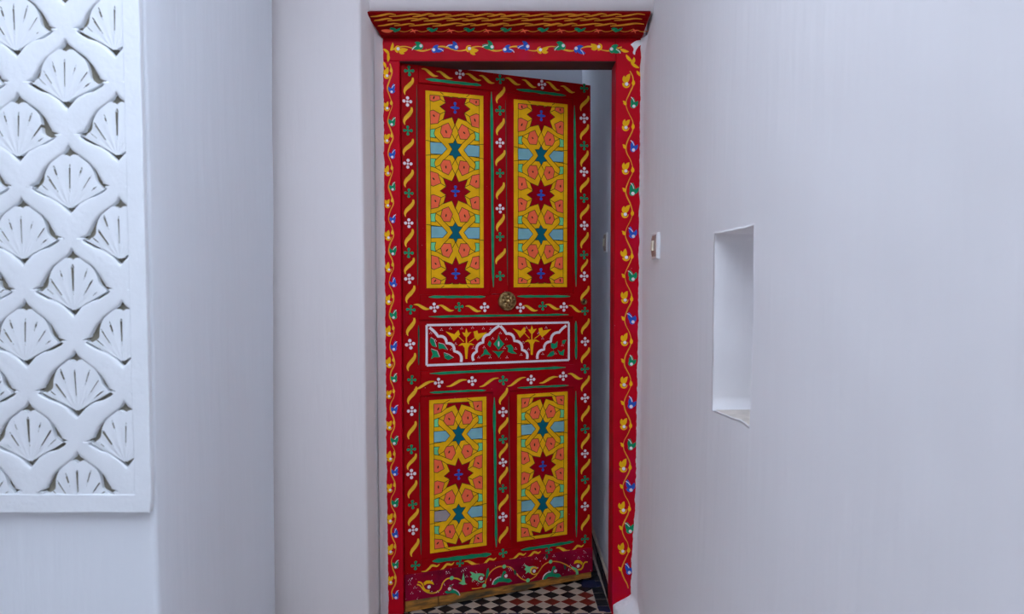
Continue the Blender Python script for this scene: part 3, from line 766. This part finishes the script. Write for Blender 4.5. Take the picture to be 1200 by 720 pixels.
GC = [(0.3673,1.0012), (0.3727,0.9833), (0.3899,0.9639), (0.3748,0.9502), (0.3673,0.9413), (0.3603,0.9507), (0.3470,0.9654), (0.3630,0.9836)]
GD = [(0.3416,0.9403), (0.3673,0.9362), (0.3899,0.9394), (0.3764,0.9272), (0.3683,0.9123), (0.3576,0.9280)]
GL = [(0.3177,0.9498), (0.3256,0.9368), (0.3389,0.9237), (0.3150,0.9272), (0.2939,0.9190), (0.3071,0.9325), (0.3098,0.9450)]
GR = [(0.4170,0.9614), (0.4268,0.9482), (0.4252,0.9370), (0.4416,0.9246), (0.4197,0.9270), (0.4034,0.9338), (0.4061,0.9490), (0.3953,0.9571)]
GS = [(0.3310,0.9796), (0.3390,0.9692), (0.3336,0.9542), (0.3230,0.9647)]
E1 = [(0.1057,0.9969), (0.1186,0.9892), (0.1270,0.9619), (0.1120,0.9673), (0.1036,0.9823)]
E2 = [(0.1346,0.9764), (0.1547,0.9707), (0.1688,0.9490), (0.1521,0.9560), (0.1370,0.9541)]
E3 = [(0.1069,0.9553), (0.1294,0.9470), (0.1384,0.9245), (0.1193,0.9253), (0.1067,0.9185), (0.1143,0.9354)]
E4 = [(0.1546,0.9396), (0.1723,0.9330), (0.1911,0.9198), (0.1722,0.9132), (0.1596,0.9197)]
F1 = [(0.5810,0.9608), (0.5981,0.9576), (0.6096,0.9677), (0.6079,0.9441), (0.5925,0.9379), (0.5828,0.9424)]
F2 = [(0.6296,0.9696), (0.6469,0.9717), (0.6383,0.9551), (0.6285,0.9565)]
F3 = [(0.6097,0.9335), (0.6241,0.9251), (0.6384,0.9351), (0.6356,0.9099), (0.6183,0.9148)]
F4 = [(0.5642,0.9092), (0.5811,0.9268), (0.5942,0.9305), (0.5966,0.9157), (0.5840,0.9083)]
DOTS = [(0.1474,1.0251), (0.1804,1.0291), (0.2239,1.0280), (0.2653,1.0293), (0.3073,1.0257), (0.3364,1.0224), (0.2006,0.9716), (0.2677,0.9542), (0.1246,0.9865), (0.1672,0.9332), (0.3980,0.9825), (0.3899,0.9496), (0.3443,0.9868), (0.3738,1.0061), (0.3336,0.9163), (0.2886,0.9182), (0.3098,0.9551), (0.4361,0.9453), (0.4580,0.9213), (0.4007,0.9134), (0.4800,1.0236), (0.5301,1.0015), (0.5470,0.9802), (0.4663,0.9674), (0.4884,0.9408), (0.5610,1.0214), (0.5472,0.9203), (0.6297,0.9512), (0.6011,0.9207), (0.1851,0.9523), (0.1073,1.0140)]
for colm in (LEFT, MUNTIN_UP, MUNTIN_LOW, RIGHT):
    for i, (k, u, v) in enumerate(colm):
        low_end = colm in (LEFT, RIGHT, MUNTIN_LOW) and i == len(colm) - 1
        put_m(k, u, v, sc=random.uniform(.92, 1.06), w=.006 if v < .13 else 0)
        if i + 1 < len(colm):
            nu, nv = colm[i + 1][1:]
            g = v - nv; s = max(.55, min(1.0, (g - .030) / .064))
            uu = (u + nu) / 2; vv = (v + nv) / 2
            put_m('V', uu, vv, sx=1.0, sc=s)
for k, u, v in TOP: put_m({'S': 'D'}.get(k, k), u, v, sc=.86 if k == 'S' else 1)
for k, u, v in LOCK: put_m({'S': 'D'}.get(k, k), u, v, sc=.86 if k == 'S' else 1)
for k, u, v in MID: put_m({'S': 'U', 'D': 'D'}.get(k, k), u, v, sc=.92 if k != 'W' else 1)
for k, u, v in LOW: put_m({'S': 'L', 'D': 'D'}.get(k, k), u, v + .002, sc=.85, w=.0)

# star panels -----------------------------------------------------
T_STAR = [(0, 122), (26, 72), (72, 68), (30, 0), (72, -68), (26, -72), (0, -122), (-26, -72), (-72, -68), (-30, 0), (-72, 68), (-26, 72)]
R_STAR = [(0, 205), (36, 112), (140, 150), (106, 50), (172, 0), (106, -50), (140, -150), (36, -112), (0, -205), (-36, -112), (-140, -150), (-106, -50), (-172, 0), (-106, 50), (-140, 150), (-36, 112)]
Q_SKY = [(-290, -67), (-158, -67), (-104, 0), (-158, 67), (-290, 67)]
Q_MINT = [(-290, 130), (-237, 130), (-250, 180), (-238, 232), (-290, 218)]
Q_COR_A = [(-140, 138), (-64, 138), (-38, 225), (-82, 313), (-152, 280), (-175, 195)]
Q_COR_B = [(-290, 288), (-207, 308), (-177, 420), (-258, 458), (-290, 445)]
CROSSINGS = [((-158, 67), (-245, 155)), ((-140, 138), (-72, 68)), ((-240, 232), (-152, 280)), ((-207, 308), (-138, 362)), ((-38, 225), (0, 305)), ((-2, 122), (-36, 190)), ((-175, 195), (-238, 232)),
             ((-177, 420), (-104, 460)), ((-345, 90), (-158, 67))]
def star_panel(u0, u1, v0, v1, half_units, grey=False):
    hu = 345; sx = (u1 - u0) / (2 * hu); sy = (v1 - v0) / (2 * half_units); cu, cv = (u0 + u1) / 2, (v0 + v1) / 2
    p = MB().prism([(u0, v0), (u1, v0), (u1, v1), (u0, v1)], -.007, -.004, 0, inset=.0010).build('panel', 'yellow', door)
    W = -.004; IN = (-292, 292, -half_units + 53, half_units - 53)
    tr = lambda q, j=0: [(cu + x * sx, cv + y * sy) for x, y in q]
    outl = MB()
    def piece(name, poly, key, dot=None):
        poly = [(x + random.uniform(-4, 4), y + random.uniform(-4, 4)) for x, y in poly]
        q = clip(poly, *IN)
        if len(q) < 3 or abs(area(q)) < 250: return
        q = tr(q); outl.prism(offset(q, .0020), W, W + .0003)
        b = MB(); b.prism(q, W, W + .0006)
        if dot:
            cx, cy = sum(a for a, _ in q) / len(q), sum(a for _, a in q) / len(q)
            b.prism(disk(cx + random.uniform(-.002, .002), cy + random.uniform(-.002, .002), .0026, 7, random.uniform(.0046, .0068), random.uniform(-.8, .8)), W, W + .0009, 1)
        b.build(name, [key, 'black'] if dot else key, p)
    n = 3
    for k in range(-n, n + 1):
        yc = 510 * k
        red = (k % 2 == 0)
        if red:
            piece('star', [(x, y + yc) for x, y in R_STAR], 'star_red')
            if abs(yc) < half_units - 60:
                b = MB()
                for dx, dy, rx, ry in ((0, 0, 58, 17), (0, 52, 18, 20), (0, -52, 18, 20), (0, 0, 15, 34)):
                    b.prism(tr([(x, y + yc) for x, y in disk(dx, dy, rx, 8, ry)]), W, W + .0009)
                b.build('blue_mark', 'blue', p)
        else:
            piece('star', [(x, y + yc) for x, y in T_STAR], 'teal')
            for s in (-1, 1):
                piece('lozenge', [(s * x, y + yc) for x, y in Q_SKY], 'greypaint' if grey and k == -1 and s == 1 else 'sky')
                for t in (-1, 1):
                    f = lambda q: [(s * x, yc + t * y) for x, y in q]
                    piece('lozenge', f(Q_MINT), 'mint'); piece('lozenge', f(Q_COR_A), 'coral', 1); piece('lozenge', f(Q_COR_B), 'coral', 1)
                    for a, b in CROSSINGS:
                        if random.random() < .12: continue
                        q = clip([(x, y) for x, y in stroke(f([a, b]), 7.0)], -345, 345, -half_units + 4, half_units - 4)
                        if q: outl.prism(tr(q), W, W + .00025)
    x0, x1, y0, y1 = IN
    for a, b in (((x0, y0), (x1, y0)), ((x1, y0), (x1, y1)), ((x1, y1), (x0, y1)), ((x0, y1), (x0, y0))): outl.prism(tr(stroke([a, b], 5.0)), W, W + .0002)
    outl.build('outline', 'black', p)
def field(u0, u1, v0, v1, ins=0): return board('field', [(u0, v0), (u1, v0), (u1, v1), (u0, v1)], -.030, -.007, 'red', .001)
field(.062, .340, 1.148, 1.908); field(.398, .676, 1.148, 1.908); field(.062, .350, .176, .792); field(.405, .686, .172, .792); field(.062, .684, .870, 1.068)
star_panel(.0935, .3095, 1.176, 1.879, 1199); star_panel(.4290, .6490, 1.177, 1.878, 1199)
star_panel(.1010, .3190, .202, .7685, 979, True); star_panel(.4430, .6540, .199, .768, 979)

# arcade panel ----------------------------------------------------
ap = board('arcade_panel', [(.090, .893), (.660, .891), (.660, 1.041), (.090, 1.0445)], -.007, -.004, 'red', .001)
def apart(name, key, fill):
    mb = MB(); fill(mb); return mb.build(name, key, ap)
W = -.004
def ring(mb):
    for a, b in zip(FR, FR[1:] + FR[:1]):
        ribbon(mb, [(a[0] + (b[0] - a[0]) * k / 8, a[1] + (b[1] - a[1]) * k / 8) for k in range(9)], .0082, W, W + .0008)
apart('white_border', 'white', ring)
def scallop(cusps, s):
    out = []
    for i, (a, b) in enumerate(zip(cusps, cusps[1:])):
        dx, dy = b[0] - a[0], b[1] - a[1]; bul = .05 if i == 0 else .26
        for k in range(6):
            t = k / 6; h = bul * 4 * t * (1 - t) * s
            out.append((a[0] + dx * t - dy * h, a[1] + dy * t + dx * h))
    return out + [cusps[-1]]
for A, ix, s in ((A1, (0, 2, 4, 6, 9), 1), (A2, (0, 2, 4, 6, 8), -1), (A3, (0, 1, 3, 5, 7), 1), (A4, (0, 1, 3, 5, 7), -1)):
    apart('painted_arch', 'white', lambda mb: ribbon(mb, scallop([A[i] for i in ix], s), .0100, W, W + .0007))
for dx, dy in ((0, 0), (.2605, .0045)):
    sh = lambda q: [(x + dx, y + dy) for x, y in q]
    def plant(mb):
        for q in (LA, LB, LC, LD): mb.prism(sh(q), W, W + .0006)
        for q in (B1, B2): ribbon(mb, sh(q), .0028, W, W + .0005)
        ribbon(mb, sh(ST1), lambda t: .0065 - .003 * t, W, W + .0004)
    apart('painted_plant', 'yellow', plant)
for q in (GC, GD, GL, GR, GS, E1, E2, E3, E4, F1, F2, F3, F4): apart('painted_leaf', 'green', lambda mb: mb.prism(q, W, W + .0006))
apart('white_bead', 'white', lambda mb: mb.prism(disk(.3675, .9655, .0032, 8, .011), W, W + .0010))
for q in (E1, E2, E3, E4): apart('white_edge', 'white', lambda mb: ribbon(mb, [(x + .0015, y + .0015) for x, y in q[:3]], .0016, W, W + .0009))
for x, y in DOTS:
    apart('painted_dots', 'white', lambda mb: [mb.prism(disk(x + a, y + b, .0014, 6), W, W + .0006) for a, b in ((0, .003), (-.0034, -.002), (.0034, -.0022))])

# kick board vine --------------------------------------------------
KW = .006
def kick(name, key, fill):
    mb = MB(); fill(mb); return mb.build(name, key, door)
kick('painted_vine', 'gold', lambda mb: ribbon(mb, smooth_path(KV1, 5), .0046, KW, KW + .0004))
kick('painted_vine', 'orange', lambda mb: ribbon(mb, smooth_path(KV2, 5), .0040, KW, KW + .0004))
for x, y in KDOTS: kick('painted_dot', 'mint', lambda mb: mb.prism(disk(x, y, .0078, 10), KW, KW + .0008))
for x, y in KWHITE:
    kick('painted_ring', 'kick', lambda mb: mb.prism(disk(x, y, .0105, 12), KW, KW + .0009)); kick('painted_dot', 'white', lambda mb: mb.prism(disk(x, y, .0066, 10), KW, KW + .0012))
def kpt(x, y, q):       # motif drawn about a flower centre, in small brush units, following the board's tilt
    return [(x + .00056 * dx, y - .00058 * (dy + .17 * dx)) for dx, dy in q]
DARK = [(-95, 58), (-84, 38), (-58, 18), (-34, 8), (-20, -30), (-4, -34), (2, -20), (-10, 0), (0, 18), (28, 18), (46, 34), (20, 45), (-20, 40), (-55, 42), (-80, 62)]
for (x, y), mir in ((KWHITE[1], -1), (KWHITE[3], 1), (KWHITE[5], 1)):
    k = .72 if mir < 0 else 1
    kick('painted_leaf', 'green', lambda mb: mb.prism(kpt(x, y, [(dx * mir * k, dy * k) for dx, dy in DARK]), KW, KW + .0006))
    kick('white_edge', 'white', lambda mb: ribbon(mb, smooth_path(kpt(x, y, [(dx * mir * k, dy * k) for dx, dy in ((-98, 60), (-88, 34), (-62, 13), (-36, 6))]), 4), .0030, KW, KW + .0011))
MINTL = [(-80, -42), (-58, -38), (-40, -30), (-10, -34), (18, -30), (2, -22), (-16, -12), (-24, 8), (-34, 18), (-44, 8), (-68, 22), (-60, 2), (-78, -10), (-64, -22)]
for (x, y), k in ((KWHITE[2], 1.0), (KWHITE[4], .95)):
    kick('painted_leaf', 'mint', lambda mb: mb.prism(kpt(x, y, [(dx * k, dy * k) for dx, dy in MINTL]), KW, KW + .0006))
    kick('painted_curl', 'mint' if k == 1 else 'gold', lambda mb: ribbon(mb, kpt(x, y, [(27 * math.cos(t * .35), -24 * math.sin(t * .35)) for t in range(2, 17)]), lambda t: .0070 - .004 * t, KW, KW + .0007))
kick('painted_leaf', 'mint', lambda mb: mb.prism(kpt(*KV1[-1], [(-26, 10), (-6, 0), (2, -36), (8, -58), (14, -30), (18, 4), (26, 16), (4, 22)]), KW, KW + .0006))
kick('painted_leaf', 'green', lambda mb: mb.prism(kpt(*KV2[3], [(-6, 10), (-4, -30), (4, -62), (14, -70), (18, -40), (8, -8)]), KW, KW + .0006))
kick('painted_leaf', 'mint', lambda mb: ribbon(mb, smooth_path(kpt(*KWHITE[6], [(-50, 8), (-34, 16), (-16, 24), (-8, 44), (-6, 60)]), 4), lambda t: .006 + .006 * t, KW, KW + .0008))
for (x, y), mir in ((KWHITE[0], -1), (KWHITE[6], 1)):
    kick('painted_leaf', 'yellow', lambda mb: mb.prism(kpt(x, y, [(dx * mir, dy) for dx, dy in ((-34, -14), (-26, -34), (-6, -42), (18, -40), (36, -26), (30, -8), (12, -20), (-8, -22))]), KW, KW + .0006))
    kick('painted_curl', 'yellow', lambda mb: ribbon(mb, smooth_path(kpt(x, y, [(dx * mir, dy) for dx, dy in ((-4, 26), (22, 22), (36, 6), (42, -14), (56, -28), (74, -30))]), 4), lambda t: .0066 - .002 * t, KW, KW + .0007))
for x, y in ((.43, .075), (.64, .064), (.562, .118)): kick('painted_leaf', 'green_dark', lambda mb: mb.prism(leaf(x, y, .022, .009, 1.3, .5), KW, KW + .0005))
rk = random.Random(5)
for k in range(26):
    x, y = rk.uniform(.02, .74), rk.uniform(.055, .13)
    kick('painted_dots', 'white', lambda mb: [mb.prism(disk(x + a, y + b, .0013, 6), KW, KW + .0008) for a, b in ((0, .003), (-.004, -.002), (.0038, -.0026))])

# brass knob and latch ---------------------------------------------
def lathe(mb, cu, cv, prof, n=28, petal=0.0, mi=0):
    rows = []
    for r, w in prof:
        rows.append([mb.mp(cu + r * math.cos(t), cv + r * math.sin(t), w + petal * (r * (.034 - r) / .0003) * math.cos(8 * t)) for t in (2 * math.pi * k / n for k in range(n))])
    mb.grid(rows, mi=mi, close=True)
    b = len(mb.v); mb.f.append(tuple(b - n + k for k in range(n))); mb.m.append(mi)
kb = MB(); lathe(kb, 0.399, 1.126, [(.0355, -.002), (.0360, .004), (.0345, .009), (.0310, .0105), (.0295, .009), (.027, .013), (.020, .018), (.013, .021), (.010, .019)], 48, .0016)
knob = kb.build('door_knob', 'brass', door, smooth=True)
kb = MB(); lathe(kb, 0.399, 1.126, [(.010, .018), (.009, .024), (.006, .027), (.001, .028)], 16); kb.build('knob_boss', 'brass', knob, smooth=True)
for k in range(8):
    t = k * math.pi / 4 + .2; kb = MB(); lathe(kb, .399 + .022 * math.cos(t), 1.126 + .022 * math.sin(t), [(.0055, .013), (.0045, .0185), (.001, .020)], 8); kb.build('knob_bead', 'brass', knob, smooth=True)
kb = MB(); lathe(kb, 0.719, 1.119, [(.012, -.001), (.012, .006), (.0095, .009), (.006, .008), (.005, .003)], 18); latch = kb.build('latch_knob', 'brass', door, smooth=True)
kb = MB(); kb.prism(disk(.719, 1.119, .0048, 10), .002, .0036); kb.build('keyhole', 'dark', latch)

# ---------------------------------------------------------------- light switches (face -X)
def light_switch(loc, label, body, face):
    t = empty('light_switch', loc)
    mp = lambda u, v, w: (-w, u, v)
    mb = MB(mp); mb.prism(rect(-.041, .041, -.041, .041)[::-1], -0.004, 0.009, 0, inset=.003); mb.build('base_plate', body, t)
    mb = MB(mp)
    rows = []
    for k in range(9):
        v = -.034 + .068 * k / 8; w = .009 + .004 * (1 - (k / 4 - 1) ** 2)
        rows.append([mp(-.034, v, .007), mp(-.031, v, w), mp(.031, v, w), mp(.034, v, .007)])
    mb.grid(rows)
    mb.build('cover', face, t, smooth=False)
    mb = MB(mp); mb.prism(rect(-.012, .012, -.016, .016)[::-1], .010, .0175, 0, inset=.0015); r = mb.build('rocker', 'ivory', t); r.rotation_euler = (0, .06, 0)
    for v in (-.027, .027):
        mb = MB(mp); mb.prism(disk(0, v, .0028, 8), .009, .0128, 0); mb.build('screw', 'tan', t)
    return tag(t, label, 'light switch', group='light switches by the doorway')
light_switch((0.4620, 2.185, 1.316), 'white light switch with ivory rocker on the bright wall just outside the door frame', 'plastic', 'tan')
light_switch((0.3935, 2.835, 1.357), 'grey light switch on the shaded wall inside, between open door edge and frame', 'plastic', 'tan')
